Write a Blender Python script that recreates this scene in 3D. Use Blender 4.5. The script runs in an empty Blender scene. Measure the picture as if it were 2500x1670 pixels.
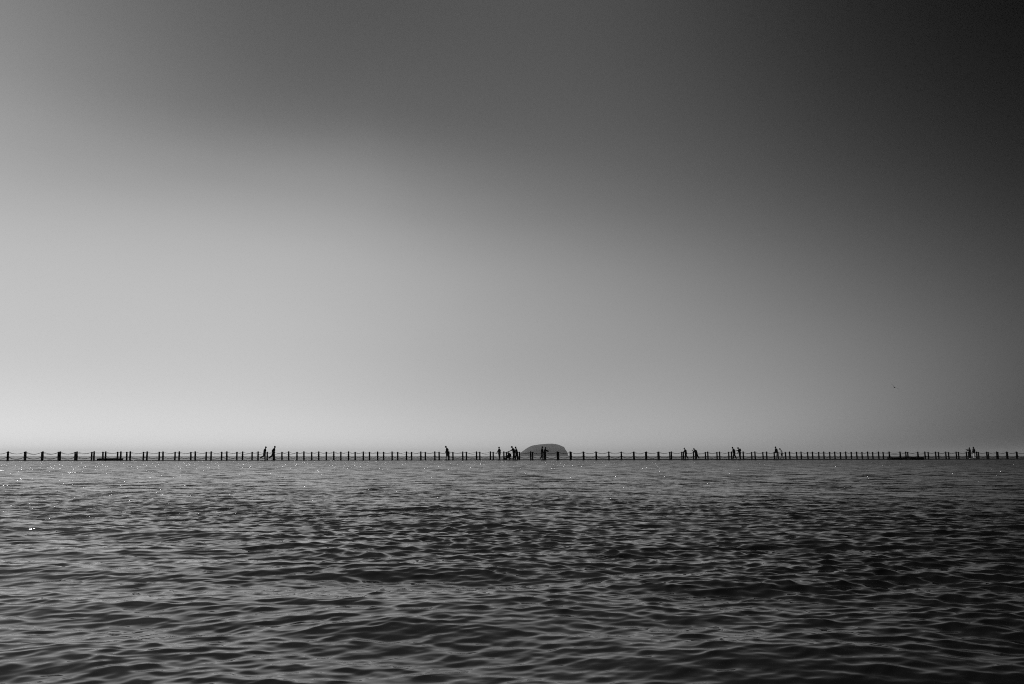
import bpy, bmesh, math, random
import numpy as np
from mathutils import Vector, Matrix

random.seed(7)
rng = np.random.default_rng(11)
R = math.radians
scene = bpy.context.scene
C = scene.collection

# ------------------------------------------------------------------ camera
FPX = 2000.0                      # focal length in pixels of the 2500 px wide photograph
EYE = 0.60                        # eye height above the lake
HORIZON = 1112.9                  # pixel row of the sea horizon
PITCH = math.atan((HORIZON - 835.0) / FPX)
cam_data = bpy.data.cameras.new('camera')
cam = bpy.data.objects.new('camera', cam_data)
C.objects.link(cam)
cam_data.sensor_width = 36.0
cam_data.lens = FPX / 2500.0 * 36.0
cam_data.clip_start = 0.05
cam_data.clip_end = 60000.0
cam.location = (0, 0, EYE)
cam.rotation_euler = (math.pi / 2 + PITCH, 0, 0)
scene.camera = cam

# ------------------------------------------------------------------ sky
SUN_AZ, SUN_EL = R(-50), R(50)
world = bpy.data.worlds.new('World')
scene.world = world
world.use_nodes = True
nt = world.node_tree
nt.nodes.clear()


class NB:
    """tiny helper to write node maths as expressions"""
    def __init__(self, tree):
        self.t = tree

    def val(self, s, sock):
        if isinstance(s, (int, float)):
            sock.default_value = s
        else:
            self.t.links.new(s, sock)

    def m(self, op, a, b=None, c=None, clamp=False):
        n = self.t.nodes.new('ShaderNodeMath')
        n.operation = op
        n.use_clamp = clamp
        self.val(a, n.inputs[0])
        if b is not None:
            self.val(b, n.inputs[1])
        if c is not None:
            self.val(c, n.inputs[2])
        return n.outputs[0]

    def add(self, *xs):
        r = xs[0]
        for x in xs[1:]:
            r = self.m('ADD', r, x)
        return r

    def mul(self, *xs):
        r = xs[0]
        for x in xs[1:]:
            r = self.m('MULTIPLY', r, x)
        return r


q = NB(nt)
sky = nt.nodes.new('ShaderNodeTexSky')
sky.sky_type = 'NISHITA'
sky.sun_disc = False
sky.sun_elevation = SUN_EL
sky.sun_rotation = SUN_AZ
sky.air_density = 1.0
sky.dust_density = 1.2
sky.ozone_density = 1.0
tc = nt.nodes.new('ShaderNodeTexCoord')
sep = nt.nodes.new('ShaderNodeSeparateXYZ')
nt.links.new(tc.outputs['Generated'], sep.inputs[0])
# black-and-white film behind a red filter: only the red of the sky is kept
red = nt.nodes.new('ShaderNodeSeparateColor')
nt.links.new(sky.outputs[0], red.inputs[0])
dx = q.m('MINIMUM', q.m('MAXIMUM', sep.outputs[0], -0.53), 0.53)
dz = q.m('MINIMUM', q.m('MAXIMUM', sep.outputs[2], 0.0), 0.51)
dy = sep.outputs[1]
dx2, dz2 = q.mul(dx, dx), q.mul(dz, dz)
# thin, soft layer of high cloud whose lower edge crosses the sky on the left
el = q.m('ARCSINE', dz)
az = q.m('ARCTAN2', sep.outputs[0], dy)
noise = nt.nodes.new('ShaderNodeTexNoise')
noise.inputs['Scale'].default_value = 2.2
noise.inputs['Detail'].default_value = 3.0
noise.inputs['Roughness'].default_value = 0.45
mp = nt.nodes.new('ShaderNodeMapping')
mp.inputs['Scale'].default_value = (1.0, 1.0, 4.0)
mp.inputs['Location'].default_value = (3.1, 0.4, 1.7)
nt.links.new(tc.outputs['Generated'], mp.inputs[0])
nt.links.new(mp.outputs[0], noise.inputs[0])
wob = q.m('SUBTRACT', noise.outputs['Fac'], 0.5)
az1 = q.add(az, 0.18)
edge = q.add(R(21.0), q.mul(q.m('MAXIMUM', az1, 0.0), -0.11), q.mul(q.m('MINIMUM', az1, 0.0), 0.13), q.mul(wob, 0.05))
g = q.m('DIVIDE', q.add(az, 0.24), 0.30)
cloud = q.mul(q.m('EXPONENT', q.mul(g, g, -1.0)), q.m('TANH', q.m('DIVIDE', q.m('SUBTRACT', edge, el), 0.072)))
va, ve = q.m('DIVIDE', q.add(az, -0.10), 0.30), q.m('DIVIDE', q.add(el, -0.20), 0.12)
veil = q.m('EXPONENT', q.mul(q.add(q.mul(va, va), q.mul(ve, ve)), -1.0))
low = q.m('EXPONENT', q.mul(dz, -8.0))
K = [-1.157, 2.66, 5.762, 7.317, -16.772, -14.702, 0.689, -26.504, 13.152, 0.485, 1.227, -8.646, -1.738, 15.493, -17.16, -8.273, -10.813, 12.809, 0.261]
expo = q.add(K[0], q.mul(dx, K[1]), q.mul(dz, K[2]), q.mul(dx2, K[3]), q.mul(dz2, K[4]), q.mul(dx, dz, K[5]),
             q.mul(dx2, dx, K[6]), q.mul(dx2, dz, K[7]), q.mul(dz2, dz, K[8]), q.mul(cloud, K[9]),
             q.mul(q.m('EXPONENT', q.mul(dz, -22.0)), K[10]),
             q.mul(dx2, dx2, K[11]), q.mul(dx, q.m('EXPONENT', q.mul(dz, -8.0)), K[12]),
             q.mul(dx, dz2, K[13]), q.mul(dx2, dx, dz, K[14]),
             q.mul(dx2, low, K[15]), q.mul(dx2, dx, low, K[16]), q.mul(dx2, dx2, dz, K[17]),
             q.mul(veil, K[18]), q.mul(wob, 0.08))
tone = q.mul(red.outputs[0], q.m('EXPONENT', expo))
comb = nt.nodes.new('ShaderNodeCombineColor')
for i in range(3):
    nt.links.new(tone, comb.inputs[i])
bg = nt.nodes.new('ShaderNodeBackground')
bg.inputs['Strength'].default_value = 0.1
nt.links.new(comb.outputs[0], bg.inputs['Color'])
wo = nt.nodes.new('ShaderNodeOutputWorld')
nt.links.new(bg.outputs[0], wo.inputs['Surface'])

# ------------------------------------------------------------------ sun
sun_data = bpy.data.lights.new('sun', 'SUN')
sun_data.energy = 3.0
sun_data.angle = R(0.53)
sun_data.color = (1.0, 1.0, 1.0)
sun = bpy.data.objects.new('sun', sun_data)
C.objects.link(sun)
sdir = Vector((math.sin(SUN_AZ) * math.cos(SUN_EL), math.cos(SUN_AZ) * math.cos(SUN_EL), math.sin(SUN_EL)))
sun.rotation_euler = sdir.to_track_quat('Z', 'Y').to_euler()
sun.location = (-40, 20, 40)

# ------------------------------------------------------------------ exposure / render
vs = scene.view_settings
vs.view_transform = 'Standard'
vs.look = 'None'
vs.exposure = 0.0
vs.gamma = 1.0
vs.use_curve_mapping = False
scene.render.engine = 'CYCLES'
scene.cycles.use_denoising = False
scene.cycles.max_bounces = 6
scene.cycles.volume_bounces = 0
scene.cycles.sample_clamp_indirect = 5.0
scene.cycles.sample_clamp_direct = 40.0
scene.cycles.pixel_filter_type = 'BLACKMAN_HARRIS'
scene.cycles.filter_width = 1.05


# ------------------------------------------------------------------ materials
def mat(name, tone, rough=0.7, var=0.25, scale=6.0, bump=0.0, spec=0.3, metallic=0.0, coord='Object'):
    m = bpy.data.materials.new(name)
    m.use_nodes = True
    t = m.node_tree
    p = t.nodes['Principled BSDF']
    co = t.nodes.new('ShaderNodeTexCoord')
    n = t.nodes.new('ShaderNodeTexNoise')
    n.inputs['Scale'].default_value = scale
    n.inputs['Detail'].default_value = 5.0
    t.links.new(co.outputs[coord], n.inputs[0])
    r = t.nodes.new('ShaderNodeValToRGB')
    lo, hi = tone * (1 - var), tone * (1 + var)
    r.color_ramp.elements[0].position = 0.3
    r.color_ramp.elements[0].color = (lo, lo, lo, 1)
    r.color_ramp.elements[1].position = 0.7
    r.color_ramp.elements[1].color = (hi, hi, hi, 1)
    t.links.new(n.outputs['Fac'], r.inputs[0])
    t.links.new(r.outputs[0], p.inputs['Base Color'])
    p.inputs['Roughness'].default_value = rough
    p.inputs['Specular IOR Level'].default_value = spec
    p.inputs['Metallic'].default_value = metallic
    if bump:
        b = t.nodes.new('ShaderNodeBump')
        b.inputs['Strength'].default_value = 0.6
        b.inputs['Distance'].default_value = bump
        t.links.new(n.outputs['Fac'], b.inputs['Height'])
        t.links.new(b.outputs[0], p.inputs['Normal'])
    return m


M = {
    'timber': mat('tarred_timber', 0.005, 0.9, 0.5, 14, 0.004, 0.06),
    'chain': mat('rusty_chain', 0.012, 0.8, 0.4, 20, 0, 0.1),
    'kerb': mat('weedy_kerb', 0.03, 0.9, 0.6, 3, 0.01, 0.06),
    'concrete': mat('causeway_concrete', 0.42, 0.9, 0.35, 1.3, 0.01, 0.2),
    'stage': mat('wet_black_timber', 0.005, 0.85, 0.5, 8, 0.004, 0.06),
    'island': mat('island_scrub', 0.035, 0.95, 0.5, 0.035, 4.0, 0.1),
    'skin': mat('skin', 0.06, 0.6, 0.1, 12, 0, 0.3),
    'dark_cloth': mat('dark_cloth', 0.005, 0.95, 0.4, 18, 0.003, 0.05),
    'grey_cloth': mat('grey_cloth', 0.03, 0.95, 0.3, 18, 0.003, 0.1),
    'pale_cloth': mat('pale_cloth', 0.62, 0.9, 0.1, 18, 0.003, 0.2),
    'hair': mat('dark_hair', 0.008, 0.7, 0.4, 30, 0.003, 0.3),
    'straw': mat('pale_straw', 0.6, 0.85, 0.15, 30, 0.002, 0.2),
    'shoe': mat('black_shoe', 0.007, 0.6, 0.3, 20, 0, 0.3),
    'rubber': mat('rubber', 0.008, 0.8, 0.3, 20, 0, 0.2),
    'tube': mat('black_painted_tube', 0.010, 0.5, 0.3, 20, 0, 0.4),
    'feather': mat('dark_feather', 0.012, 0.8, 0.3, 20, 0, 0.2),
}


def water_material(name, base, rough, layers, attr=None):
    """layers: (noise scale, stretch across, bump distance in metres, weighted by attr?)"""
    m = bpy.data.materials.new(name)
    m.use_nodes = True
    t = m.node_tree
    p = t.nodes['Principled BSDF']
    p.inputs['Base Color'].default_value = (base, base, base, 1)
    p.inputs['Roughness'].default_value = rough
    p.inputs['IOR'].default_value = 1.333
    p.inputs['Specular IOR Level'].default_value = 0.5
    co = t.nodes.new('ShaderNodeTexCoord')
    at = None
    if attr:
        at = t.nodes.new('ShaderNodeAttribute')
        at.attribute_name = attr
    prev = None
    for k, (sc_, stretch, dist, weighted) in enumerate(layers):
        mpn = t.nodes.new('ShaderNodeMapping')
        mpn.inputs['Scale'].default_value = (sc_ / stretch, sc_, sc_)
        mpn.inputs['Rotation'].default_value = (0, 0, R((-12, 17, 8, -25)[k % 4]))
        mpn.inputs['Location'].default_value = (k * 3.7, k * 1.9, k * 0.8)
        t.links.new(co.outputs['Object'], mpn.inputs[0])
        n = t.nodes.new('ShaderNodeTexNoise')
        n.inputs['Scale'].default_value = 1.0
        n.inputs['Detail'].default_value = 2.0
        n.inputs['Roughness'].default_value = 0.5
        n.inputs['Distortion'].default_value = 0.3
        t.links.new(mpn.outputs[0], n.inputs[0])
        b = t.nodes.new('ShaderNodeBump')
        b.inputs['Strength'].default_value = 1.0
        height = n.outputs['Fac']
        if weighted == 'sparse':          # scattered steep capillary wavelets
            rmp = t.nodes.new('ShaderNodeMapRange')
            rmp.interpolation_type = 'SMOOTHSTEP'
            rmp.inputs['From Min'].default_value = 0.55
            rmp.inputs['From Max'].default_value = 0.75
            t.links.new(n.outputs['Fac'], rmp.inputs['Value'])
            height = rmp.outputs[0]
        if weighted and at:
            mm = t.nodes.new('ShaderNodeMath')
            mm.operation = 'MULTIPLY'
            mm.inputs[1].default_value = dist
            src = at
            if weighted == 'sparse':
                src = t.nodes.new('ShaderNodeAttribute')
                src.attribute_name = 'wavelets'
            t.links.new(src.outputs['Fac'], mm.inputs[0])
            t.links.new(mm.outputs[0], b.inputs['Distance'])
        else:
            b.inputs['Distance'].default_value = dist
        t.links.new(height, b.inputs['Height'])
        if prev:
            t.links.new(prev, b.inputs['Normal'])
        prev = b.outputs[0]
    t.links.new(prev, p.inputs['Normal'])
    if attr:                              # waves too small to model far away become roughness
        fr = t.nodes.new('ShaderNodeAttribute')
        fr.attribute_name = 'far_rough'
        ma = t.nodes.new('ShaderNodeMath')
        ma.operation = 'MULTIPLY_ADD'
        ma.inputs[1].default_value = 0.17
        ma.inputs[2].default_value = rough
        t.links.new(fr.outputs['Fac'], ma.inputs[0])
        t.links.new(ma.outputs[0], p.inputs['Roughness'])
    return m


M['lake'] = water_material('lake_water', 0.006, 0.03, [(30.0, 2.6, 0.0007, False), (3.2, 2.2, 0.12, True), (22.0, 1.4, 0.014, 'sparse')], 'unresolved')
M['sea'] = water_material('sea_water', 0.02, 0.24, [(2.2, 1.5, 0.12, False), (0.35, 1.5, 0.55, False)])


# ------------------------------------------------------------------ helpers
def tag(o, label=None, cat=None, group=None, kind=None):
    if label:
        o['label'] = label
    if cat:
        o['category'] = cat
    if group:
        o['group'] = group
    if kind:
        o['kind'] = kind
    return o


def empty(name, loc, rz=0.0, label=None, cat=None, group=None):
    o = bpy.data.objects.new(name, None)
    o.empty_display_size = 0.3
    o.location = loc
    o.rotation_euler = (0, 0, rz)
    C.objects.link(o)
    return tag(o, label, cat, group)


def link(name, mesh, parent=None):
    o = bpy.data.objects.new(name, mesh)
    C.objects.link(o)
    if parent:
        o.parent = parent
    return o


def mesh_of(name, verts, faces, m, smooth=False):
    me = bpy.data.meshes.new(name)
    me.from_pydata([tuple(v) for v in verts], [], faces)
    me.materials.append(m)
    if smooth:
        me.polygons.foreach_set('use_smooth', [True] * len(me.polygons))
    me.update()
    return me


class MB:
    """collects simple shapes into one mesh"""
    def __init__(self):
        self.v, self.f = [], []

    def box(self, lo, hi, bev=0.0):
        bm = bmesh.new()
        bmesh.ops.create_cube(bm, size=1.0)
        for v in bm.verts:
            v.co = Vector([(lo[i] + hi[i]) / 2 + v.co[i] * (hi[i] - lo[i]) for i in range(3)])
        if bev:
            bmesh.ops.bevel(bm, geom=bm.edges[:], offset=bev, segments=1, affect='EDGES')
        self.take(bm)
        return self

    def take(self, bm):
        b = len(self.v)
        bm.verts.index_update()
        self.v += [tuple(v.co) for v in bm.verts]
        self.f += [[b + v.index for v in f.verts] for f in bm.faces]
        bm.free()

    def lathe(self, prof, n=12, c=(0, 0, 0), axis='z'):
        b = len(self.v)
        for r, h in prof:
            for k in range(n):
                a = 2 * math.pi * k / n
                x, y, z = r * math.cos(a), r * math.sin(a), h
                if axis == 'y':
                    x, y, z = x, h, y
                elif axis == 'x':
                    x, y, z = h, x, y
                self.v.append((c[0] + x, c[1] + y, c[2] + z))
        for i in range(len(prof) - 1):
            for k in range(n):
                k2 = (k + 1) % n
                self.f.append([b + i * n + k, b + i * n + k2, b + (i + 1) * n + k2, b + (i + 1) * n + k])
        self.f.append([b + k for k in range(n)][::-1])
        self.f.append([b + (len(prof) - 1) * n + k for k in range(n)])
        return self

    def tube(self, path, n=8, side=(0, 1, 0), cap=True):
        """path: [(point, r) or (point, (r_side, r_front))]; tapered, round-ended"""
        P = [Vector(p) for p, _ in path]
        Rr = [(r, r) if isinstance(r, (int, float)) else r for _, r in path]
        side = Vector(side)
        rings = []
        N = len(P)
        tang = []
        for i in range(N):
            a = P[max(i - 1, 0)]
            b_ = P[min(i + 1, N - 1)]
            d = (b_ - a)
            tang.append(d.normalized() if d.length > 1e-9 else Vector((0, 0, 1)))
        seq = []
        if cap:
            for k in (1.0, 0.7):
                w = math.sqrt(max(0.0, 1 - k * k))
                rr = min(Rr[0])
                seq.append((P[0] - tang[0] * rr * k, tang[0], (max(Rr[0][0] * w, 1e-3), max(Rr[0][1] * w, 1e-3))))
        for i in range(N):
            seq.append((P[i], tang[i], Rr[i]))
        if cap:
            for k in (0.7, 1.0):
                w = math.sqrt(max(0.0, 1 - k * k))
                rr = min(Rr[-1])
                seq.append((P[-1] + tang[-1] * rr * k, tang[-1], (max(Rr[-1][0] * w, 1e-3), max(Rr[-1][1] * w, 1e-3))))
        b = len(self.v)
        for p, t, r in seq:
            n1 = side - t * side.dot(t)
            if n1.length < 0.2:
                alt = Vector((1, 0, 0))
                n1 = alt - t * alt.dot(t)
            n1.normalize()
            n2 = t.cross(n1)
            for k in range(n):
                a = 2 * math.pi * k / n
                self.v.append(tuple(p + n1 * (r[0] * math.cos(a)) + n2 * (r[1] * math.sin(a))))
        for i in range(len(seq) - 1):
            for k in range(n):
                k2 = (k + 1) % n
                self.f.append([b + i * n + k, b + i * n + k2, b + (i + 1) * n + k2, b + (i + 1) * n + k])
        self.f.append([b + k for k in range(n)][::-1])
        self.f.append([b + (len(seq) - 1) * n + k for k in range(n)])
        return self

    def ball(self, c, r, nu=12, nv=8, rot=None):
        """ellipsoid, r = (rx, ry, rz)"""
        c = Vector(c)
        b = len(self.v)
        for j in range(nv + 1):
            ph = math.pi * (0.02 + 0.96 * j / nv)
            for k in range(nu):
                a = 2 * math.pi * k / nu
                p = Vector((r[0] * math.sin(ph) * math.cos(a), r[1] * math.sin(ph) * math.sin(a), -r[2] * math.cos(ph)))
                if rot:
                    p = rot @ p
                self.v.append(tuple(c + p))
        for j in range(nv):
            for k in range(nu):
                k2 = (k + 1) % nu
                self.f.append([b + j * nu + k, b + j * nu + k2, b + (j + 1) * nu + k2, b + (j + 1) * nu + k])
        self.f.append([b + k for k in range(nu)][::-1])
        self.f.append([b + nv * nu + k for k in range(nu)])
        return self

    def build(self, name, m, parent=None, smooth=False):
        return link(name, mesh_of(name, self.v, self.f, m, smooth), parent)

    def mesh(self, name, m, smooth=False):
        return mesh_of(name, self.v, self.f, m, smooth)


# ------------------------------------------------------------------ where the causeway runs
CP, SP = math.cos(PITCH), math.sin(PITCH)
POST_H = 1.10


def t_of(x):
    return (x - 20.0) / 2380.0


def near_depth(x):
    """distance along +Y of the lake-side row of posts, from how tall the posts look"""
    return FPX * POST_H / ((22.4 - 5.0 * t_of(x)) * CP * CP)


def deck_z(x):
    return EYE - 0.545 + 0.115 * min(1.15, max(-0.15, t_of(x)))


def world_x(x, Y, z):
    return (x - 1250.0) / FPX * (Y * CP + (z - EYE) * SP)


WIDTH = 2.75                       # between the two rows


def cause_xy(x, off):
    """plan point at pixel column x on a line `off` metres behind the lake-side row"""
    Y = near_depth(x) + off
    return world_x(x, Y, EYE - 0.0), Y


# plan line (straight fit) of the lake-side row
_xs = np.linspace(-60, 2560, 60)
_pl = np.array([cause_xy(x, 0.0) for x in _xs])
LINE = np.polyfit(_pl[:, 0], _pl[:, 1], 2)


def line_y(X):
    return LINE[0] * X * X + LINE[1] * X + LINE[2]


def deck_z_at(X):
    return EYE - 0.545 + 0.115 * min(1.15, max(-0.15, (X - _pl[0, 0]) / (_pl[-1, 0] - _pl[0, 0])))


# ------------------------------------------------------------------ lake: real waves
def make_lake():
    n_col, n_row = 660, 1500
    az = np.linspace(R(-45), R(45), n_col)
    # distance along each azimuth to the middle of the causeway
    rr = np.linspace(60, 260, 4000)
    rmax = np.empty(n_col)
    for i, a in enumerate(az):
        X, Y = rr * math.sin(a), rr * math.cos(a)
        hit = np.nonzero(Y > line_y(X) + 1.2)[0]
        rmax[i] = rr[hit[0]] if len(hit) else rr[-1]
    s = np.linspace(0, 1, n_row)
    r0 = 1.6
    logr = np.log(r0) + s[:, None] * (np.log(rmax) - np.log(r0))[None, :]
    rad = np.exp(logr)
    X = (rad * np.sin(az)[None, :]).ravel()
    Y = (rad * np.cos(az)[None, :]).ravel()
    rad = rad.ravel()
    spacing = rad * max((np.log(rmax).mean() - np.log(r0)) / n_row, (az[1] - az[0]))
    Z = np.zeros_like(X)
    DX = np.zeros_like(X)
    DY = np.zeros_like(X)
    lost = np.zeros_like(X)
    # slow patches where the breeze roughens the water more or less
    gust = np.ones_like(X)
    for lam, amp in ((9.0, 0.20), (4.3, 0.17), (21.0, 0.20), (2.3, 0.12)):
        th = rng.uniform(0, 2 * math.pi)
        gust += amp * np.sin(2 * math.pi / lam * (X * math.cos(th) * 0.5 + Y * math.sin(th)) + rng.uniform(0, 6.28))
    waves = []
    NW = 165
    tot = 0.0
    for i in range(NW):
        u = (i + rng.uniform(0, 1)) / NW
        lam = 0.03 * (1.0 / 0.03) ** u
        w = math.exp(-((math.log(lam / WAVE_PEAK)) / 0.9) ** 2)
        spread = 0.48 if lam > 0.3 else 0.68
        th = R(96) + rng.normal(0, spread)
        waves.append((lam, w, th, rng.uniform(0, 2 * math.pi)))
        tot += w
    for i in range(24):                  # a little longer chop, which still shows far out
        lam = 0.6 * (1.9 / 0.6) ** rng.uniform(0, 1)
        waves.append((lam, tot * 0.10 / 24, R(96) + rng.normal(0, 0.45), rng.uniform(0, 2 * math.pi)))
    for lam, w, th, ph in waves:
        slope = WAVE_SLOPE * math.sqrt(2 * w / tot)
        k = 2 * math.pi / lam
        a = slope / k
        res = np.clip((lam / spacing - 2.2) / 2.2, 0, 1)
        kx, ky = math.cos(th), math.sin(th)
        arg = k * (X * kx + Y * ky) + ph
        am = a * res * (gust if lam < 0.6 else 1.0)
        sn = np.sin(arg)
        Z += am * np.cos(arg)
        DX -= am * kx * sn * 0.95
        DY -= am * ky * sn * 0.95
        lost += (w / tot) * (1 - res ** 2)
    X2, Y2 = X + DX, Y + DY
    co = np.empty((n_col * n_row, 3), np.float32)
    co[:, 0], co[:, 1], co[:, 2] = X2, Y2, Z
    idx = np.arange(n_col * n_row).reshape(n_row, n_col)
    quads = np.stack([idx[:-1, :-1], idx[:-1, 1:], idx[1:, 1:], idx[1:, :-1]], -1).reshape(-1, 4)
    # still water round about, out of the picture, a hand's breadth lower
    base = len(co)
    extra = []
    xs = np.linspace(-160, 220, 24)
    for x in xs:
        extra.append((x, -45.0, -0.10))
    for x in xs:
        extra.append((x, line_y(x) + 1.2, -0.10))
    co = np.vstack([co, np.array(extra, np.float32)])
    n = len(xs)
    eq = np.array([[base + i, base + i + 1, base + n + i + 1, base + n + i] for i in range(n - 1)])
    quads = np.vstack([quads, eq])
    me = bpy.data.meshes.new('lake')
    me.vertices.add(len(co))
    me.vertices.foreach_set('co', co.ravel())
    me.loops.add(len(quads) * 4)
    me.loops.foreach_set('vertex_index', quads.ravel().astype(np.int32))
    me.polygons.add(len(quads))
    me.polygons.foreach_set('loop_start', np.arange(0, len(quads) * 4, 4, dtype=np.int32))
    me.polygons.foreach_set('loop_total', np.full(len(quads), 4, np.int32))
    me.polygons.foreach_set('use_smooth', np.ones(len(quads), bool))
    at = me.attributes.new('unresolved', 'FLOAT', 'POINT')
    at.data.foreach_set('value', np.concatenate([np.sqrt(lost), np.ones(len(extra))]).astype(np.float32))
    wl = np.clip((rad - 7.0) / 9.0, 0, 1)
    at3 = me.attributes.new('wavelets', 'FLOAT', 'POINT')
    at3.data.foreach_set('value', np.concatenate([wl, np.ones(len(extra))]).astype(np.float32))
    fr = np.clip((rad - 20.0) / 60.0, 0, 1)
    at2 = me.attributes.new('far_rough', 'FLOAT', 'POINT')
    at2.data.foreach_set('value', np.concatenate([fr, np.ones(len(extra))]).astype(np.float32))
    me.materials.append(M['lake'])
    me.update(calc_edges=True)
    o = link('lake', me)
    tag(o, kind='structure')
    return o


WAVE_PEAK = 0.105
WAVE_SLOPE = 0.168
make_lake()

# ------------------------------------------------------------------ sea beyond the causeway
FAR = 11500.0
b = MB()
b.v = [(-FAR, -FAR, -0.14), (FAR, -FAR, -0.14), (FAR, FAR, -0.14), (-FAR, FAR, -0.14)]
b.f = [[0, 1, 2, 3]]
tag(b.build('sea', M['sea']), kind='structure')


# ------------------------------------------------------------------ causeway
def strip(name, m, prof, xs, parent=None):
    """sweep a closed cross-section [(off, dz)] (metres behind the lake-side row, above the deck) along the causeway"""
    v, f = [], []
    n = len(prof)
    for X in xs:
        y0, z0 = line_y(X), deck_z_at(X)
        for off, dz_ in prof:
            v.append((X, y0 + off, z0 + dz_ if dz_ > -5 else -0.7))
    for i in range(len(xs) - 1):
        for k in range(n):
            k2 = (k + 1) % n
            f.append([i * n + k, i * n + k2, (i + 1) * n + k2, (i + 1) * n + k])
    f.append(list(range(n))[::-1])
    f.append([(len(xs) - 1) * n + k for k in range(n)])
    return link(name, mesh_of(name, v, f, m), parent)


cx = list(np.linspace(-110, 150, 131))
deck = strip('causeway', M['concrete'], [(-0.42, -9), (-0.36, -0.004), (-0.19, 0.0), (WIDTH + 0.3, -0.045), (WIDTH + 0.45, -9)], cx)
tag(deck, kind='structure')
strip('kerb', M['kerb'], [(-0.44, -0.034), (-0.42, 0.012), (-0.2, 0.012), (-0.18, -0.02)], cx, deck)
strip('kerb', M['kerb'], [(WIDTH + 0.12, -0.06), (WIDTH + 0.14, 0.0), (WIDTH + 0.3, 0.0), (WIDTH + 0.32, -0.06)], cx, deck)

# ------------------------------------------------------------------ island on the horizon
ISL = [(1269.3, 1113), (1269.8, 1106), (1272, 1104.5), (1277, 1101), (1284, 1095.9), (1290.9, 1091.5), (1297.7, 1088.3), (1304.5, 1086.8),
       (1311.3, 1086.2), (1315.4, 1085), (1325, 1084.5), (1335.2, 1083.4), (1347.4, 1083.1), (1355.6, 1084), (1362.4, 1085.5),
       (1369.3, 1087.9), (1376.1, 1091.1), (1377.6, 1093.2), (1378.1, 1095.6), (1380.8, 1099), (1383.6, 1103.4), (1384.2, 1105.4),
       (1384.5, 1111.0), (1386.2, 1111.3), (1388.8, 1113)]


def make_island():
    D = 5200.0
    px = np.array([p[0] for p in ISL])
    hy = np.array([HORIZON - p[1] for p in ISL])
    xs = np.interp(np.linspace(0, len(px) - 1, 150), np.arange(len(px)), px)
    hs = np.interp(np.linspace(0, len(px) - 1, 150), np.arange(len(px)), hy)
    v, f = [], []
    n = 41
    for i in range(150):
        X = (xs[i] - 1250) / FPX * D * CP
        Hh = max(0.3, hs[i] / FPX * D * CP * CP)
        wdt = 40 + 110 * math.sqrt(min(1.0, Hh / 78.0))
        for k in range(n):
            u = -1 + 2 * k / (n - 1)
            prof = max(0.0, 1 - abs(u) ** 3.2) ** 0.55
            jag = 1 - 0.05 * (abs(u) ** 1.5) * (0.5 + 0.5 * math.sin(X * 0.11 + u * 9) * math.sin(X * 0.047 + 2 * u + 1))
            edge_n = 2 * math.sin(X * 0.09 + 3 * u) + 3 * math.sin(X * 0.37 + 1 + 7 * u)
            tiny = 0.7 * math.sin(X * 0.8 + u * 30) + 0.5 * math.sin(X * 1.7 + u * 13)
            z = Hh * prof * jag + (tiny * prof if Hh > 15 else 0)
            v.append((X, D + u * wdt + (edge_n if abs(u) > 0.5 else 0), z - (0.8 if abs(u) > 0.97 else 0)))
    for i in range(149):
        for k in range(n - 1):
            f.append([i * n + k, (i + 1) * n + k, (i + 1) * n + k + 1, i * n + k + 1])
    o = link('island', mesh_of('island', v, f, M['island'], True))
    tag(o, kind='structure')


make_island()

# ------------------------------------------------------------------ post-and-chain fences
NEAR = [20.0, 62.6, 104.8, 146.9, 188.0, 229.8, 258.1, 295.0, 318.0, 359.1, 398.3, 437.6, 477.0, 515.5, 554.1, 592.4, 630.2, 667.8, 705.2, 742.3,
        778.4, 815.2, 851.3, 887.3, 922.4, 957.7, 992.6, 1027.6, 1061.9, 1096.0, 1129.9, 1163.7, 1197.4, 1230.4, 1263.8, 1295.9, 1328.4,
        1361.0, 1392.3, 1424.3, 1455.4, 1486.6, 1517.5, 1548.4, 1578.7, 1609.1, 1639.4, 1668.9, 1698.4, 1728.3, 1757.3, 1786.4, 1815.0,
        1843.7, 1872.0, 1899.9, 1928.4, 1956.5, 1984.2, 2011.6, 2038.5, 2065.4, 2092.1, 2119.0, 2145.5, 2171.6, 2198.3, 2212.0, 2241.4,
        2258.6, 2284.8, 2309.6, 2335.2, 2360.2, 2385.0, 2409.5, 2434.0, 2458.2, 2482.1]
FARX = [19.0, 60.6, 102.3, 142.9, 183.8, 224.0, 251.7, 287.3, 309.9, 350.3, 389.0, 427.5, 466.2, 503.5, 541.3, 578.5, 615.7, 652.6, 688.7, 725.2,
        761.2, 797.0, 832.3, 867.5, 902.5, 936.9, 971.3, 1005.0, 1038.6, 1072.4, 1106.1, 1138.9, 1171.6, 1204.5, 1236.6, 1268.4, 1300.4,
        1331.8, 1363.9, 1394.6, 1425.8, 1456.4, 1487.0, 1517.0, 1547.0, 1576.6, 1606.5, 1635.6, 1664.8, 1693.4, 1722.5, 1750.7, 1779.4,
        1807.4, 1835.5, 1863.1, 1890.7, 1918.3, 1945.6, 1972.4, 1999.2, 2026.0, 2052.2, 2078.7, 2105.0, 2131.0, 2156.8,
        2216.7, 2266.8, 2291.8, 2316.5, 2340.8, 2365.4, 2389.4, 2413.3, 2436.8, 2460.3, 2483.9]
NEAR = [-108.0, -65.5, -22.8] + NEAR + [2506.0, 2529.6, 2553.0]
FARX = [-107.0, -64.5, -22.0] + FARX + [2507.0, 2530.0, 2553.2]
STOUT = {2171.6, 2198.3, 2241.4}


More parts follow.
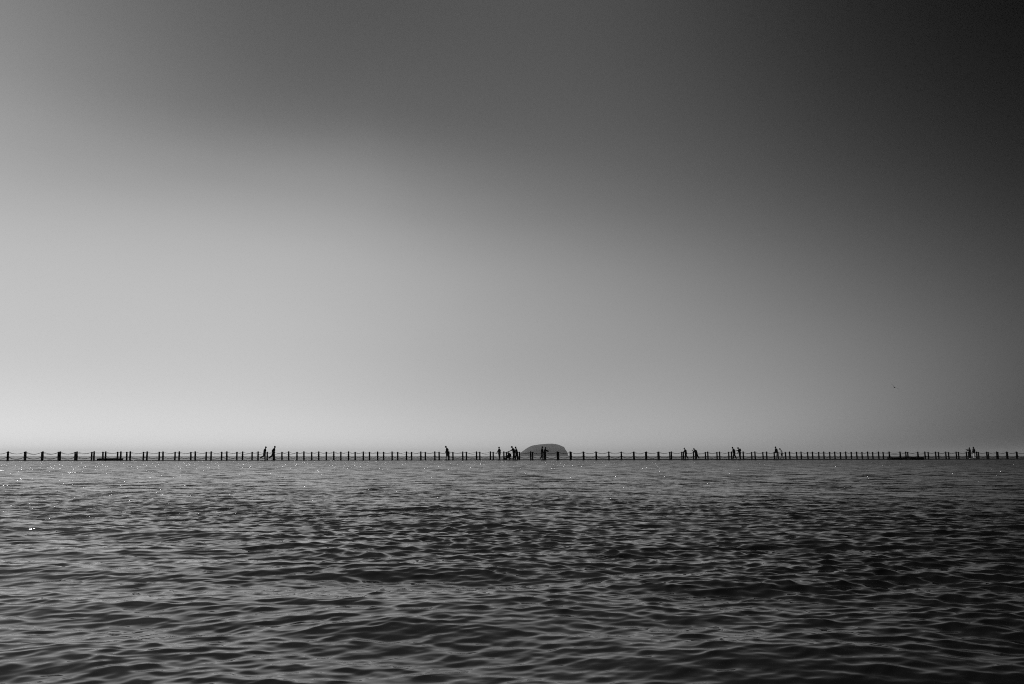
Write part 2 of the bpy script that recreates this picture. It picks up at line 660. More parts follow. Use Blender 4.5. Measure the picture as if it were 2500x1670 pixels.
def post_mesh(name, r, flare, seed):
    rr = random.Random(seed)
    b = MB()
    H = POST_H
    prof = [(r * flare, -0.03), (r * flare * 0.98, 0.30), (r * 1.03, 0.62), (r * 0.99, 0.93), (r * 0.97, 0.955), (r * 1.02, 0.97),
            (r * 1.0, 1.03), (r * 0.86, 1.065), (r * 0.5, 1.09), (r * 0.12, H)]
    b.lathe(prof, 14)
    b.v = [(x + rr.uniform(-1, 1) * 0.004, y + rr.uniform(-1, 1) * 0.004, z) for x, y, z in b.v]
    # eye bolts for the two chains
    for z in (0.99, 0.42):
        for sgn in (-1, 1):
            b.tube([((sgn * r * 0.8, 0, z), 0.012), ((sgn * (r + 0.035), 0, z), 0.012)], 6)
    return b.mesh(name, M['timber'], True)


POSTS = [post_mesh('post', 0.098, 1.08, k) for k in range(4)]
POST_STOUT = post_mesh('post_stout', 0.105, 1.25, 9)


def chain_mesh(name, sag, length=1.9, link_len=0.085, wid=0.058, wire=0.014):
    """a hanging chain of separate links from (0,0,0) to (length,0,0)"""
    b = MB()
    n = max(6, int(length / (link_len * 0.74)))
    for i in range(n):
        u = (i + 0.5) / n
        p = Vector((u * length, 0, -sag * 4 * u * (1 - u)))
        t = Vector((length, 0, -sag * 4 * (1 - 2 * u))).normalized()
        s = Vector((0, 1, 0)) if i % 2 else t.cross(Vector((0, 1, 0)))
        nrm = t.cross(s)
        ring, m_, kk = [], 8, 3
        base = len(b.v)
        for j in range(m_):
            a = 2 * math.pi * j / m_
            c0 = p + t * (math.cos(a) * link_len / 2) + s * (math.sin(a) * wid / 2)
            d = (t * math.cos(a) + s * math.sin(a)).normalized()
            for k in range(kk):
                ak = 2 * math.pi * k / kk
                b.v.append(tuple(c0 + d * (wire * math.cos(ak)) + nrm * (wire * math.sin(ak))))
        for j in range(m_):
            j2 = (j + 1) % m_
            for k in range(kk):
                k2 = (k + 1) % kk
                b.f.append([base + j * kk + k, base + j2 * kk + k, base + j2 * kk + k2, base + j * kk + k2])
    return b.mesh(name, M['chain'])


CH_UP = [chain_mesh('chain', s) for s in (0.19, 0.23, 0.27)]
CH_LO = [chain_mesh('chain', s, wire=0.017) for s in (0.24, 0.29, 0.335)]


def fence(cols, off, zoff, label, seed):
    rr = random.Random(seed)
    X0, Y0 = cause_xy(1250, off)
    z0 = deck_z(1250) + zoff
    root = empty('chain_fence', (X0, Y0, z0), 0, label, 'fence')
    prev = None
    for x in cols:
        z = deck_z(x) + zoff
        Y = near_depth(x) + off
        X = world_x(x, Y, EYE)
        stout = x in STOUT
        me = POST_STOUT if stout else rr.choice(POSTS)
        o = link('post', me, root)
        o.location = (X - X0, Y - Y0, z - z0)
        lean = R(-1.6 + rr.uniform(-0.7, 0.7))
        o.rotation_euler = (R(rr.uniform(-0.8, 0.8)), lean, rr.uniform(0, 0.6))
        o.scale = (1, 1, 1 + rr.uniform(-0.012, 0.012))
        top = Vector((X - X0, Y - Y0, z - z0))
        if prev is not None:
            d = top - prev[0]
            L = math.hypot(d.x, d.y)
            for zz, lib in ((0.985, CH_UP), (0.42, CH_LO)):
                sh = math.sin(lean) * zz
                k = rr.choice((0, 1, 1, 2))
                c = link('chain', lib[k], root)
                inset = 0.10
                c.location = (prev[0].x + d.x / L * inset + sh, prev[0].y + d.y / L * inset, prev[0].z + zz)
                c.rotation_euler = (0, -math.atan2(d.z, L), math.atan2(d.y, d.x))
                f_ = (L - 2 * inset) / 1.9
                c.scale = (f_, 1, min(1.12, max(0.45, f_ ** 1.3)) * rr.uniform(0.88, 1.08))
        prev = (top,)
    return root


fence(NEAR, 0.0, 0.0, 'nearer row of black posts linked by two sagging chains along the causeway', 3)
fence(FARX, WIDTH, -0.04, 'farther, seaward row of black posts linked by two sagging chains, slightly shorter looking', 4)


# ------------------------------------------------------------------ low black landing platforms
def platform(x0, x1, hgt, label, dep=0.9, group=None):
    xm = (x0 + x1) / 2
    Yf = near_depth(xm) - 0.40
    X0, X1 = world_x(x0, Yf, EYE), world_x(x1, Yf, EYE)
    zt = deck_z(xm) + hgt
    Yl = [line_y((X0 + X1) / 2) - 0.40 - dep]
    root = empty('landing_platform', ((X0 + X1) / 2, Yf - dep / 2, 0), math.atan2(line_y(X1) - line_y(X0), X1 - X0), label, 'platform', group)
    w = (X1 - X0) / 2
    if w < 0.3:
        MB().box((-w, -dep / 2, -0.45), (w, dep / 2, zt - 0.03), 0.02).build('block', M['stage'], root)
        MB().box((-w - 0.012, -dep / 2 - 0.01, zt - 0.028), (w + 0.012, dep / 2 + 0.01, zt), 0.008).build('cap', M['stage'], root)
        return root
    n = max(4, int(dep / 0.15))
    for k in range(n):
        y0 = -dep / 2 + k * dep / n
        MB().box((-w, y0 + 0.006, zt - 0.045), (w, y0 + dep / n - 0.006, zt + random.uniform(-0.004, 0.004)), 0.004).build('plank', M['stage'], root)
    for y in (-dep / 2 + 0.03, dep / 2 - 0.1):
        MB().box((-w + 0.03, y, zt - 0.22), (w - 0.03, y + 0.07, zt - 0.05), 0.006).build('beam', M['stage'], root)
    MB().box((-w + 0.06, -dep / 2 + 0.11, -0.3), (w - 0.06, dep / 2 - 0.11, zt - 0.06), 0.01).build('float_tank', M['stage'], root)
    m_ = max(2, int(w / 0.7) + 1)
    for k in range(m_):
        xx = -w + 0.15 + k * (2 * w - 0.3) / (m_ - 1)
        MB().lathe([(0.07, -0.6), (0.07, zt - 0.23), (0.05, zt - 0.2)], 10, (xx, -dep / 2 + 0.05, 0)).build('pile', M['stage'], root)
    for k in range(m_ * 2):
        xx = -w + 0.1 + k * (2 * w - 0.2) / (m_ * 2 - 1)
        MB().box((xx - 0.05, -dep / 2 - 0.05, -0.25), (xx + 0.05, -dep / 2 + 0.028, zt - 0.06), 0.01).build('fender', M['stage'], root)
    return root


platform(250.4, 302.2, 0.235, 'low black platform under four fence posts near the left edge')
platform(244.0, 249.0, 0.21, 'small black block at the left end of the left-hand platform')
platform(2164.0, 2206.6, 0.235, 'left one of two low black platforms joined end to end at right', 1.0)
platform(2207.4, 2249.3, 0.255, 'right one of two low black platforms, slightly higher, ending nearest the right edge', 1.0)


# ------------------------------------------------------------------ people
def rot_y(a):
    """rotate so that a positive angle swings a hanging limb forward (+x)"""
    return Matrix.Rotation(-a, 3, 'Y')


def hand(b, wrist, d, palm_side, curl, s):
    """palm plus four fingers and a thumb, all rooted in the palm"""
    d = d.normalized()
    side = (palm_side - d * palm_side.dot(d))
    side = side.normalized() if side.length > 0.1 else Vector((1, 0, 0))
    nrm = d.cross(side)
    pc = wrist + d * 0.085 * s
    b.tube([(wrist, (0.026 * s, 0.02 * s)), (wrist + d * 0.04 * s, (0.036 * s, 0.017 * s)), (pc, (0.041 * s, 0.015 * s))], 8, side)
    lens = (0.068, 0.080, 0.075, 0.058)
    for k in range(4):
        o = side * ((k - 1.5) * 0.0215 * s)
        p0 = pc + o - d * 0.01 * s
        c1 = (d * math.cos(curl) + nrm * math.sin(curl))
        c2 = (d * math.cos(curl * 2.1) + nrm * math.sin(curl * 2.1))
        p1 = p0 + d * 0.02 * s + c1 * lens[k] * 0.5 * s
        p2 = p1 + c2 * lens[k] * 0.5 * s
        b.tube([(p0, 0.0098 * s), (p1, 0.0093 * s), (p2, 0.0082 * s)], 6, side)
    tb = wrist + d * 0.03 * s + side * 0.03 * s
    td = (d * 0.75 + side * 0.6 + nrm * 0.35).normalized()
    b.tube([(tb - side * 0.012 * s, 0.013 * s), (tb + td * 0.03 * s, 0.011 * s), (tb + td * 0.03 * s + (d + nrm * 0.4).normalized() * 0.03 * s, 0.009 * s)], 6, side)


def person(label, col, across, facing, height, pose, wear, group=None):
    """col: pixel column of the pelvis; across: 0 (lake-side rail) .. 1 (seaward rail); facing 0 = to the right, 180 = to the left"""
    s = height / 1.75
    Yp = near_depth(col) + across * WIDTH
    zg = deck_z(col) - 0.035 * across
    Xp = world_x(col, Yp, EYE)
    lean, hunch, neck_a, head_a = (R(pose.get(k, dflt)) for k, dflt in (('lean', 3), ('hunch', 6), ('neck', 12), ('head', 5)))
    thigh, shin, torso = 0.43 * s, 0.42 * s, 0.50 * s
    up = Vector((0, 0, 1))

    def fwd(v, a):
        # tilt an upright vector forward by a
        return Matrix.Rotation(a, 3, 'Y') @ v

    # legs, relative to the pelvis
    J = {}
    for sd, sg in (('l', 1), ('r', -1)):
        ta, ka = (R(a) for a in pose['leg_' + sd])
        ab = R(pose.get('spread', 2))
        hip = Vector((0, sg * 0.092 * s, -0.02 * s))
        dthi = rot_y(ta) @ Vector((0, sg * math.sin(ab), -math.cos(ab)))
        knee = hip + dthi * thigh
        dsh = rot_y(ta - ka) @ Vector((0, sg * math.sin(ab) * 0.5, -1)).normalized()
        ankle = knee + dsh * shin
        fa = pose.get('foot_' + sd, None)
        fa = R(fa) if fa is not None else max(-1.1, min(0.35, (ta - ka) * 0.9 if ta - ka < 0 else (ta - ka) * 0.8))
        fd = rot_y(fa) @ Vector((1, sg * 0.12, 0)).normalized()
        fdn = rot_y(fa) @ Vector((0, 0, -1))
        heel = ankle + fdn * 0.06 * s - fd * 0.045 * s
        ball = ankle + fdn * 0.062 * s + fd * 0.11 * s
        toe = ankle + fdn * 0.066 * s + fd * 0.165 * s
        J[sd] = dict(hip=hip, knee=knee, ankle=ankle, heel=heel, ball=ball, toe=toe)
    low = min(min(J[sd][k].z - 0.024 * s for k in ('heel', 'ball', 'toe')) for sd in 'lr')
    pel = Vector((0, 0, -low))
    for sd in 'lr':
        for k in J[sd]:
            J[sd][k] = J[sd][k] + pel
    waist = pel + fwd(up, lean) * 0.17 * s
    chest = waist + fwd(up, lean + hunch * 0.5) * 0.20 * s
    shl = chest + fwd(up, lean + hunch) * 0.15 * s
    nb = shl + fwd(up, lean + hunch + neck_a * 0.5) * 0.05 * s
    nt_ = nb + fwd(up, lean + hunch + neck_a) * 0.085 * s
    hrot = Matrix.Rotation(lean * 0.5 + hunch * 0.5 + head_a, 3, 'Y')
    hc = nt_ + hrot @ Vector((0.018 * s, 0, 0.10 * s))
    A = {}
    trot = Matrix.Rotation(lean + hunch, 3, 'Y')
    for sd, sg in (('l', 1), ('r', -1)):
        sa, ea, ab = (R(a) for a in pose['arm_' + sd])
        sh = shl + trot @ Vector((0, sg * 0.185 * s, -0.035 * s))
        du = rot_y(sa) @ Vector((0, sg * math.sin(ab), -math.cos(ab)))
        el_ = sh + du * 0.29 * s
        inw = pose.get('inward', 8)
        df = rot_y(sa + ea) @ Vector((0, -sg * math.sin(R(inw)) + sg * math.sin(ab) * 0.4, -1)).normalized()
        wr = el_ + df * 0.25 * s
        A[sd] = dict(sh=sh, el=el_, wr=wr, d=df)

    root = empty('person', (Xp, Yp, zg), R(facing), label, 'person', group)

    def remeshed(b, name, m, vox):
        o = b.build(name, m, root, True)
        r = o.modifiers.new('fuse', 'REMESH')
        r.mode = 'VOXEL'
        r.voxel_size = vox
        r.use_smooth_shade = True
        sm = o.modifiers.new('relax', 'SMOOTH')
        sm.factor = 0.5
        sm.iterations = 2
        return o

    # one continuous body: trunk, neck, head with nose, ears, chin and brow, arms, hands, legs, feet
    b = MB()
    ys = Vector((0, 1, 0))
    b.tube([(pel + Vector((0, 0, -0.07 * s)), (0.135 * s, 0.10 * s)), (pel, (0.165 * s, 0.115 * s)), (waist, (0.14 * s, 0.10 * s)),
            (chest, (0.165 * s, 0.118 * s)), (shl - trot @ Vector((0, 0, 0.03 * s)), (0.17 * s, 0.09 * s)), (nb, (0.075 * s, 0.06 * s))], 14, ys)
    b.tube([(nb - up * 0.02 * s, 0.062 * s), (nt_ + up * 0.02 * s, 0.054 * s)], 10, ys)
    b.ball(hc, (0.106 * s, 0.084 * s, 0.124 * s), 14, 10, hrot)
    b.ball(hc + hrot @ Vector((0.03 * s, 0, -0.065 * s)), (0.066 * s, 0.056 * s, 0.055 * s), 10, 8, hrot)        # jaw
    b.tube([(hc + hrot @ Vector((0.09 * s, 0, 0.012 * s)), 0.011 * s), (hc + hrot @ Vector((0.112 * s, 0, -0.022 * s)), 0.015 * s)], 6)   # nose
    b.tube([(hc + hrot @ Vector((0.09 * s, -0.02 * s, -0.058 * s)), 0.011 * s), (hc + hrot @ Vector((0.09 * s, 0.02 * s, -0.058 * s)), 0.011 * s)], 6, (1, 0, 0))  # lips
    for sg in (-1, 1):
        b.ball(hc + hrot @ Vector((-0.005 * s, sg * 0.08 * s, -0.005 * s)), (0.022 * s, 0.012 * s, 0.033 * s), 8, 6, hrot)   # ears
        b.ball(hc + hrot @ Vector((0.087 * s, sg * 0.032 * s, 0.022 * s)), (0.014 * s, 0.016 * s, 0.011 * s), 8, 6, hrot)    # eyes and brow
    for sd, sg in (('l', 1), ('r', -1)):
        L = J[sd]
        b.tube([(L['hip'] + Vector((0, 0, 0.03 * s)), 0.092 * s), (L['hip'].lerp(L['knee'], 0.45), 0.077 * s), (L['knee'], 0.056 * s),
                (L['knee'].lerp(L['ankle'], 0.35), 0.056 * s), (L['ankle'], 0.037 * s)], 10)
        b.tube([(L['ankle'], 0.038 * s), (L['heel'], 0.034 * s)], 8)
        b.tube([(L['heel'], 0.03 * s), (L['ankle'].lerp(L['ball'], 0.6), (0.036 * s, 0.036 * s)), (L['ball'], (0.042 * s, 0.026 * s)), (L['toe'], (0.034 * s, 0.02 * s))], 8)
        a = A[sd]
        b.tube([(a['sh'], 0.056 * s), (a['sh'].lerp(a['el'], 0.5), 0.046 * s), (a['el'], 0.038 * s), (a['el'].lerp(a['wr'], 0.35), 0.037 * s), (a['wr'], 0.025 * s)], 10)
        hand(b, a['wr'], a['d'], Vector((1, 0, 0)) if abs(a['d'].x) < 0.8 else Vector((0, 0, 1)), R(pose.get('curl', 24)), s)
    remeshed(b, 'body', M[wear.get('skin', 'skin')], 0.0125 * s)

    # eyes
    for sg in (-1, 1):
        e = MB().ball(hc + hrot @ Vector((0.094 * s, sg * 0.033 * s, 0.012 * s)), (0.012 * s, 0.013 * s, 0.008 * s), 8, 6, hrot)
        e.build('eye', M['hair'], root, True)

    # shirt, jacket or dress
    top = wear.get('top', 'dark_cloth')
    puff = wear.get('puff', 1.0) * 1.36
    b = MB()
    hem = pel + Vector((0, 0, -0.07 * s))
    path = [(pel + Vector((0, 0, -0.05 * s)), (0.172 * s * puff, 0.132 * s * puff)), (waist, (0.155 * s * puff, 0.118 * s * puff)), (chest, (0.182 * s * puff, 0.134 * s * puff)),
            (shl - trot @ Vector((0, 0, 0.025 * s)), (0.19 * s, 0.105 * s)), (nb, (0.085 * s, 0.072 * s))]
    if wear.get('coat', 0):
        c_ = wear['coat']
        mk = (J['l']['knee'] + J['r']['knee']) / 2
        mh = (J['l']['hip'] + J['r']['hip']) / 2
        p1 = mh.lerp(mk, c_ * 0.55)
        p2 = mh.lerp(mk, c_)
        if c_ > 1.0:
            ma = (J['l']['ankle'] + J['r']['ankle']) / 2
            p2 = mk.lerp(ma, c_ - 1.0)
            p1 = mk
        wd = wear.get('flare', 1.0)
        path = [(p2, (0.19 * s * wd, 0.17 * s * wd)), (p1, (0.185 * s * (0.5 + wd / 2), 0.155 * s * (0.5 + wd / 2)))] + path
    b.tube(path, 14, ys)
    sl = wear.get('sleeve', 1.0)
    for sd in 'lr':
        a = A[sd]
        if sl >= 1.0:
            b.tube([(a['sh'], 0.068 * s * puff), (a['sh'].lerp(a['el'], 0.5), 0.06 * s * puff), (a['el'], 0.053 * s * puff), (a['el'].lerp(a['wr'], 0.9), 0.041 * s * puff)], 10)
        else:
            b.tube([(a['sh'], 0.068 * s), (a['sh'].lerp(a['el'], sl), 0.06 * s)], 10)
    remeshed(b, wear.get('top_name', 'jacket'), M[top], 0.018 * s)

    # trousers or shorts
    if wear.get('legs', 'dark_cloth'):
        b = MB()
        ln = wear.get('leg_len', 0.93)
        b.tube([(pel + Vector((0, 0, -0.08 * s)), (0.15 * s, 0.118 * s)), (pel + Vector((0, 0, 0.06 * s)), (0.163 * s, 0.12 * s))], 14, ys)
        for sd in 'lr':
            L = J[sd]
            pth = [(L['hip'] + Vector((0, 0, 0.02 * s)), 0.135 * s), (L['hip'].lerp(L['knee'], 0.5), 0.126 * s)]
            if ln > 0.5:
                pth += [(L['knee'], 0.106 * s), (L['knee'].lerp(L['ankle'], 0.4), 0.100 * s), (L['knee'].lerp(L['ankle'], (ln - 0.5) * 2), 0.090 * s)]
            else:
                pth += [(L['hip'].lerp(L['knee'], ln * 2), 0.09 * s)]
            b.tube(pth, 10)
        remeshed(b, 'shorts' if ln <= 0.5 else 'trousers', M[wear.get('legs', 'dark_cloth')], 0.016 * s)

    # shoes
    for sd in 'lr':
        L = J[sd]
        b = MB()
        b.tube([(L['ankle'] + (L['heel'] - L['ankle']) * 0.2, 0.044 * s), (L['heel'], 0.038 * s)], 8)
        b.tube([(L['heel'], 0.036 * s), (L['ankle'].lerp(L['ball'], 0.6), (0.043 * s, 0.04 * s)), (L['ball'], (0.048 * s, 0.03 * s)), (L['toe'], (0.04 * s, 0.026 * s))], 8)
        b.build('shoe', M[wear.get('shoe', 'shoe')], root, True)

    # hair and hat
    hair = wear.get('hair', 'short')
    b = MB()
    if hair == 'short':
        b.ball(hc + hrot @ Vector((-0.026 * s, 0, 0.024 * s)), (0.112 * s, 0.095 * s, 0.12 * s), 12, 8, hrot)
    else:
        b.ball(hc + hrot @ Vector((-0.026 * s, 0, 0.022 * s)), (0.118 * s, 0.1 * s, 0.122 * s), 12, 8, hrot)
        b.tube([(hc + hrot @ Vector((-0.05 * s, 0, -0.02 * s)), (0.088 * s, 0.05 * s)), (nb + Vector((-0.07 * s, 0, 0.01 * s)), (0.09 * s, 0.045 * s)),
                (shl + Vector((-0.10 * s, 0, -0.12 * s)), (0.06 * s, 0.03 * s))], 10, ys)
        if hair == 'bun':
            b.ball(hc + hrot @ Vector((-0.10 * s, 0, 0.06 * s)), (0.055 * s, 0.05 * s, 0.06 * s), 10, 8)
    b.build('hair', M['hair'], root, True)
    hat = wear.get('hat')
    if hat:
        b = MB()
        hm = Matrix.Translation(hc + hrot @ Vector((-0.008 * s, 0, 0.045 * s))) @ hrot.to_4x4()
        bb = MB()
        bb.lathe([(0.112 * s, -0.01), (0.113 * s, 0.02 * s), (0.102 * s, 0.06 * s), (0.07 * s, 0.092 * s), (0.02 * s, 0.10 * s)], 14)
        if hat == 'cap':
            bb.ball((0.13 * s, 0, -0.002), (0.085 * s, 0.07 * s, 0.010 * s), 12, 6)
        else:
            bb.lathe([(0.185 * s, -0.02), (0.19 * s, -0.012), (0.11 * s, 0.004), (0.10 * s, 0.006)], 18)
        b.v = [tuple(hm @ Vector(v)) for v in bb.v]
        b.f = bb.f
        b.build('cap' if hat == 'cap' else 'hat', M[wear.get('hat_mat', 'dark_cloth')], root, True)
    if wear.get('backpack'):
        b = MB()
        o0 = chest.lerp(shl, 0.35)
        bx = MB().box((-0.26 * s, -0.15 * s, -0.22 * s), (-0.10 * s, 0.15 * s, 0.19 * s), 0.05)
        b.v = [tuple(o0 + trot @ Vector(v)) for v in bx.v]
        b.f = bx.f
        b.build('backpack', M['dark_cloth'], root, True)
    return root, A, s


# the two hikers striding right
STRIDE = dict(lean=4, hunch=8, neck=14, head=2, leg_l=(6, 3), leg_r=(-12, 52), foot_r=-62, arm_l=(-26, 34, 10), arm_r=(-32, 48, 12))
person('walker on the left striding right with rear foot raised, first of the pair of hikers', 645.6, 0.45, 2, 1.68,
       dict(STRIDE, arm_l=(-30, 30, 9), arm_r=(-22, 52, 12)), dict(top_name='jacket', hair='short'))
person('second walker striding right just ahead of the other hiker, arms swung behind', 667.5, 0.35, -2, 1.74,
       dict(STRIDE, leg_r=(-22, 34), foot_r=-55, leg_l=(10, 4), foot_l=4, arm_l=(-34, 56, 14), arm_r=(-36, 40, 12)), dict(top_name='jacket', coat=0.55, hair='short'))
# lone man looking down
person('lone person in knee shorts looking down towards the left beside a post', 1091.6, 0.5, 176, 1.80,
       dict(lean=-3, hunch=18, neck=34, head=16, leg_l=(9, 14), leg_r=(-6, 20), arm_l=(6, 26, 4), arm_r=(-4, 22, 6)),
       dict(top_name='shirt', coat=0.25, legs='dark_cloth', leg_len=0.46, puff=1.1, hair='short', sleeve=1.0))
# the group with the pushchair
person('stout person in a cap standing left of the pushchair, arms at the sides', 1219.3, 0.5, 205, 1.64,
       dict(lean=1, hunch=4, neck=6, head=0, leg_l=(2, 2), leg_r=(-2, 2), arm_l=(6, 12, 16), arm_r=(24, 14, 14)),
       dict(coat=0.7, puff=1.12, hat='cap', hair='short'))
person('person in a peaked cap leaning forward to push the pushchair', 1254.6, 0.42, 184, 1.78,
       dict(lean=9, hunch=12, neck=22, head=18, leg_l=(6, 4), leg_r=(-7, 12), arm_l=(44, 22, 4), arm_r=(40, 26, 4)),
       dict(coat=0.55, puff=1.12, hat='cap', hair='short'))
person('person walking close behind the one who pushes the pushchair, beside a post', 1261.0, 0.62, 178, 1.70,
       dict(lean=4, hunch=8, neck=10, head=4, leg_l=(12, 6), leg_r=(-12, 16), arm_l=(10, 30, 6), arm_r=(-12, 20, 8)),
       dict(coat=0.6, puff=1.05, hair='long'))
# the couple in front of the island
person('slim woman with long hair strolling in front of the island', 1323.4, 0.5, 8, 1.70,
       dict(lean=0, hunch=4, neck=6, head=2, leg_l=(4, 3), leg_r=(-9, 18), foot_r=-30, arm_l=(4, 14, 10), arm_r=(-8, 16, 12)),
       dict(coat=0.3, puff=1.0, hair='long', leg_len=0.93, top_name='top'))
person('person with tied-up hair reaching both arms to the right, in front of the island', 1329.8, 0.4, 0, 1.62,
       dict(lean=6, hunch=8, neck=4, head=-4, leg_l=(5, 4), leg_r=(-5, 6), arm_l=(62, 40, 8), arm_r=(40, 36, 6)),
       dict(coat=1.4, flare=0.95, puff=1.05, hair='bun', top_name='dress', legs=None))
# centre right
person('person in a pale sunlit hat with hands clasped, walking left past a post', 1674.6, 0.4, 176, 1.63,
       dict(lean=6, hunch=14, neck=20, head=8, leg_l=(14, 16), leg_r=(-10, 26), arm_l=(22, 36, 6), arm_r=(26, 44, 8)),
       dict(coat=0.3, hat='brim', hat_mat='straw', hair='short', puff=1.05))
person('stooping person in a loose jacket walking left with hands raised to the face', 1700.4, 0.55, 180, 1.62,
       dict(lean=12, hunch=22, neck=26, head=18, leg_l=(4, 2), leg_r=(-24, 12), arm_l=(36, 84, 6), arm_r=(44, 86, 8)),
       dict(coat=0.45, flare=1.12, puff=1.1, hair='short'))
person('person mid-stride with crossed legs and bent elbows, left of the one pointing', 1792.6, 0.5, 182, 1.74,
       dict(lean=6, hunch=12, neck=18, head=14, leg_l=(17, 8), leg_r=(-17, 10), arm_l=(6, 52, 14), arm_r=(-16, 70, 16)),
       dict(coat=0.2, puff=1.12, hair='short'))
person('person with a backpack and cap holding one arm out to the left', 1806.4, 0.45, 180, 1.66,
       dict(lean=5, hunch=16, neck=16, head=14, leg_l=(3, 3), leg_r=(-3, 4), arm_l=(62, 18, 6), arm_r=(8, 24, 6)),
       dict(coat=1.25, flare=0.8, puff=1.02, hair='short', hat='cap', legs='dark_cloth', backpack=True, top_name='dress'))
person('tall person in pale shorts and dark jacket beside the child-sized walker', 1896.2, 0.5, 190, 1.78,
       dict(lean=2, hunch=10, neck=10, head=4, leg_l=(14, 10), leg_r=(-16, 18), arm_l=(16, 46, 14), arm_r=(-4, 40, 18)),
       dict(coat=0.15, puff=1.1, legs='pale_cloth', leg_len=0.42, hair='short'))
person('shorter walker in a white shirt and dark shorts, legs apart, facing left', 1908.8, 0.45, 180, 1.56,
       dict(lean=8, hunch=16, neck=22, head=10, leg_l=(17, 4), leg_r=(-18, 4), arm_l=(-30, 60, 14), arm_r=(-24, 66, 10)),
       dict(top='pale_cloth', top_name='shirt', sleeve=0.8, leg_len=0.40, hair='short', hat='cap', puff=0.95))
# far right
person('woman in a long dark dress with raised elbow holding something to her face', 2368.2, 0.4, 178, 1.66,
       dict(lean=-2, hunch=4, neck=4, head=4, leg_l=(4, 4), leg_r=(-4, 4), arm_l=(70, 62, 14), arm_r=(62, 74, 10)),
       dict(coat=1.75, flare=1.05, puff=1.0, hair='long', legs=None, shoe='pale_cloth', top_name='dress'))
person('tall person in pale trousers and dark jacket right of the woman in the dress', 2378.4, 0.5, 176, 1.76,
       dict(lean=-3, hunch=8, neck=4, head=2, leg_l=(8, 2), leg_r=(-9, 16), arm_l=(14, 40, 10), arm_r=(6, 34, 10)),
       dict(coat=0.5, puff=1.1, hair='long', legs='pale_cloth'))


# ------------------------------------------------------------------ pushchair
def pushchair():
    col = 1239.4
    Y = near_depth(col) + 1.15
    zg = deck_z(col) - 0.015
    root = empty('pushchair', (world_x(col, Y, EYE), Y, zg), R(180), 'three-wheeled pushchair with a parasol and loaded basket on the causeway', 'pushchair')
    # local +x is the direction of travel (to the left in the picture)
    for (wx, wy, wr) in ((-0.30, 0.27, 0.145), (-0.30, -0.27, 0.145), (0.34, 0.0, 0.11)):
        w = MB().lathe([(0.02, -0.035), (0.028, -0.02), (wr * 0.72, -0.016), (wr * 0.72, 0.016), (0.028, 0.02), (0.02, 0.035)], 16, (0, 0, 0), 'y').build('wheel', M['tube'], root)
        w.location = (wx, wy, wr)
        b = MB()
        n = 20
        for k in range(n):
            a = 2 * math.pi * k / n
            for j in range(6):
                c = 2 * math.pi * j / 6
                rr = wr - 0.022 + 0.022 * math.cos(c)
                b.v.append((rr * math.cos(a), 0.024 * math.sin(c), rr * math.sin(a)))
        for k in range(n):
            for j in range(6):
                k2, j2 = (k + 1) % n, (j + 1) % 6
                b.f.append([k * 6 + j, k2 * 6 + j, k2 * 6 + j2, k * 6 + j2])
        b.build('tyre', M['rubber'], w, True)
    f = MB()
    for sg in (-1, 1):
        f.tube([((0.34, sg * 0.05, 0.12), 0.014), ((0.10, sg * 0.22, 0.36), 0.014), ((-0.30, sg * 0.24, 0.86), 0.014)], 8)
        f.tube([((-0.30, sg * 0.25, 0.145), 0.014), ((0.02, sg * 0.22, 0.46), 0.014)], 8)
    f.tube([((-0.30, -0.25, 0.145), 0.013), ((-0.30, 0.25, 0.145), 0.013)], 8, (1, 0, 0))
    f.build('frame', M['tube'], root, True)
    h = MB().tube([((-0.29, -0.24, 0.85), 0.016), ((-0.50, -0.22, 0.99), 0.018), ((-0.52, 0.0, 1.0), 0.02), ((-0.50, 0.22, 0.99), 0.018), ((-0.29, 0.24, 0.85), 0.016)], 8, (0, 0, 1))
    h.build('handle', M['rubber'], root, True)
    st = MB()
    st.tube([((0.30, 0, 0.36), (0.17, 0.05)), ((0.20, 0, 0.46), (0.20, 0.12)), ((-0.02, 0, 0.48), (0.21, 0.15)), ((-0.12, 0, 0.64), (0.21, 0.13)), ((-0.20, 0, 0.86), (0.19, 0.08))], 12, (0, 1, 0))
    st.tube([((0.30, 0, 0.36), (0.15, 0.03)), ((0.38, 0, 0.20), (0.14, 0.025))], 10, (0, 1, 0))
    st.build('seat', M['dark_cloth'], root, True)
    hd = MB()
    hd.tube([((-0.20, 0, 0.80), (0.21, 0.14)), ((-0.06, 0, 0.90), (0.22, 0.12)), ((0.10, 0, 0.90), (0.21, 0.06))], 12, (0, 1, 0))
    hd.build('hood', M['dark_cloth'], root, True)
    bk = MB().box((-0.30, -0.22, 0.15), (0.16, 0.22, 0.46), 0.06)
    bk.build('basket', M['dark_cloth'], root, True)
    bag = MB().ball((-0.33, 0, 0.55), (0.19, 0.2, 0.25), 12, 8)
    bag.build('hanging_bag', M['dark_cloth'], root, True)
    ps = MB()
    ps.tube([((-0.02, 0.2, 0.84), 0.008), ((-0.14, 0.12, 1.10), 0.008)], 6)
    ps.build('parasol_stick', M['tube'], root, True)
    c = MB()
    rot = Matrix.Rotation(R(14), 3, 'Y')
    n = 16
    prof = [(0.02, 0.085), (0.10, 0.07), (0.19, 0.035), (0.255, -0.01), (0.25, -0.018), (0.18, 0.022), (0.02, 0.07)]
    bb = MB().lathe(prof, n)
    c.v = [tuple(Vector((-0.16, 0.08, 1.08)) + rot @ Vector(v)) for v in bb.v]
    c.f = bb.f
    c.build('parasol', M['dark_cloth'], root, True)


pushchair()


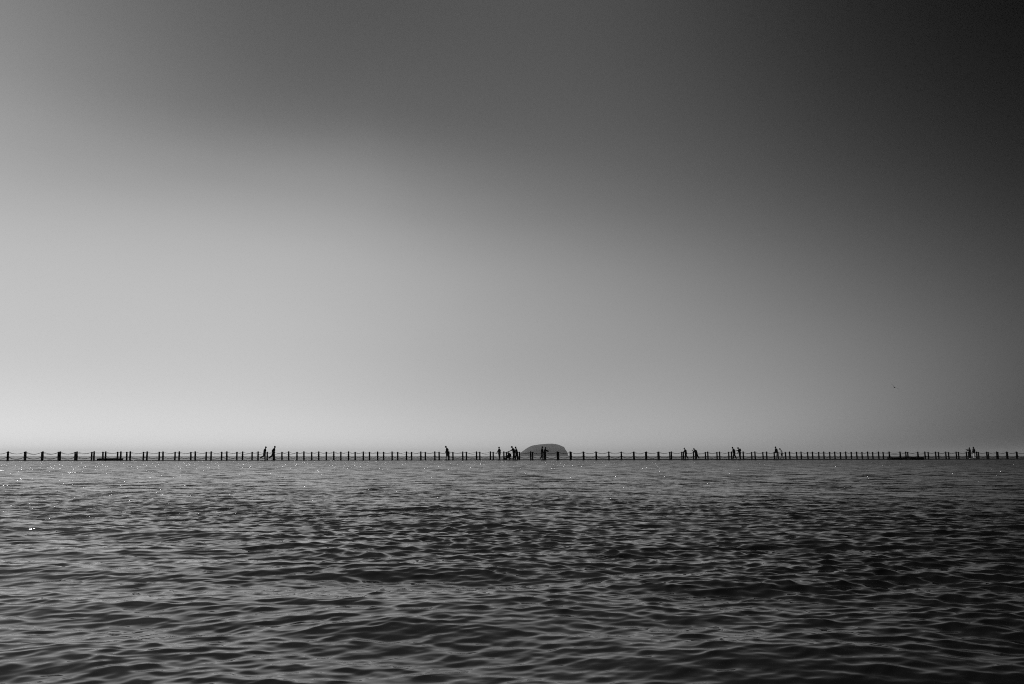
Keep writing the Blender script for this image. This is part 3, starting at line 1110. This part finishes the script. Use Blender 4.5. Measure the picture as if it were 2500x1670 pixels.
# ------------------------------------------------------------------ gulls
def gull(col, row, Y, span, roll, yaw, up_l, up_r, label):
    """col,row: where it flies; wings raised by up_l / up_r degrees"""
    depth = Y
    z = EYE + (depth * math.tan(math.atan((835.0 - row) / FPX) + PITCH))
    X = (col - 1250) / FPX * (Y * CP + (z - EYE) * SP)
    root = empty('gull', (X, Y, z), R(yaw), label, 'bird')
    root.rotation_euler = (R(roll), 0, R(yaw))
    k = span / 1.2
    b = MB()
    b.tube([((-0.20 * k, 0, 0), (0.035 * k, 0.012 * k)), ((-0.12 * k, 0, 0), (0.04 * k, 0.035 * k)), ((0.0, 0, 0), (0.062 * k, 0.06 * k)), ((0.12 * k, 0, 0.005), (0.055 * k, 0.055 * k)),
            ((0.20 * k, 0, 0.02 * k), (0.036 * k, 0.036 * k)), ((0.25 * k, 0, 0.025 * k), (0.03 * k, 0.03 * k)), ((0.30 * k, 0, 0.015 * k), (0.010 * k, 0.010 * k))], 10, (0, 1, 0))
    b.build('body', M['feather'], root, True)
    for sg, up in ((1, up_l), (-1, up_r)):
        v, f = [], []
        cols_ = [(0.0, 0.10, -0.09, 0.0), (0.25, 0.12, -0.07, 0.0), (0.45, 0.07, -0.07, -0.01), (0.8, -0.03, -0.11, -0.05), (1.0, -0.14, -0.16, -0.09)]
        for u, le, te, dr in cols_:
            r_ = u * 0.6 * k
            ang = R(up) * (1 if u < 0.5 else 0.75)
            yy, zz = sg * r_ * math.cos(ang), r_ * math.sin(ang) + dr * 0.3 * k
            th = 0.014 * k * (1.05 - u)
            v += [(le * k, yy, zz), ((le * 0.6 + te * 0.4) * k, yy, zz + th), (te * k, yy, zz), ((le * 0.6 + te * 0.4) * k, yy, zz - th * 0.5)]
        for i in range(len(cols_) - 1):
            for j in range(4):
                j2 = (j + 1) % 4
                f.append([i * 4 + j, i * 4 + j2, (i + 1) * 4 + j2, (i + 1) * 4 + j])
        f.append([0, 1, 2, 3])
        f.append([len(v) - 4 + j for j in range(4)])
        link('wing', mesh_of('wing', v, f, M['feather']), root)


gull(2183.4, 945.6, 135.0, 1.75, 28, 70, 34, 8, 'lone dark gull flying in the open sky at right')
gull(625.2, 1108.6, 103.2, 0.55, -20, 80, 30, 24, 'small dark bird low over the chains, left of the two hikers')

# ------------------------------------------------------------------ haze
hz = MB().box((-12500, -12500, -2.0), (12500, 12500, 92.0))
hm_ = bpy.data.materials.new('haze')
hm_.use_nodes = True
t = hm_.node_tree
t.nodes.clear()
pv = t.nodes.new('ShaderNodeVolumePrincipled')
pv.inputs['Color'].default_value = (0.8, 0.8, 0.8, 1)
pv.inputs['Density'].default_value = 7.0e-5
pv.inputs['Anisotropy'].default_value = 0.35
ou = t.nodes.new('ShaderNodeOutputMaterial')
t.links.new(pv.outputs[0], ou.inputs['Volume'])
ho = hz.build('haze', hm_)
tag(ho, kind='stuff')
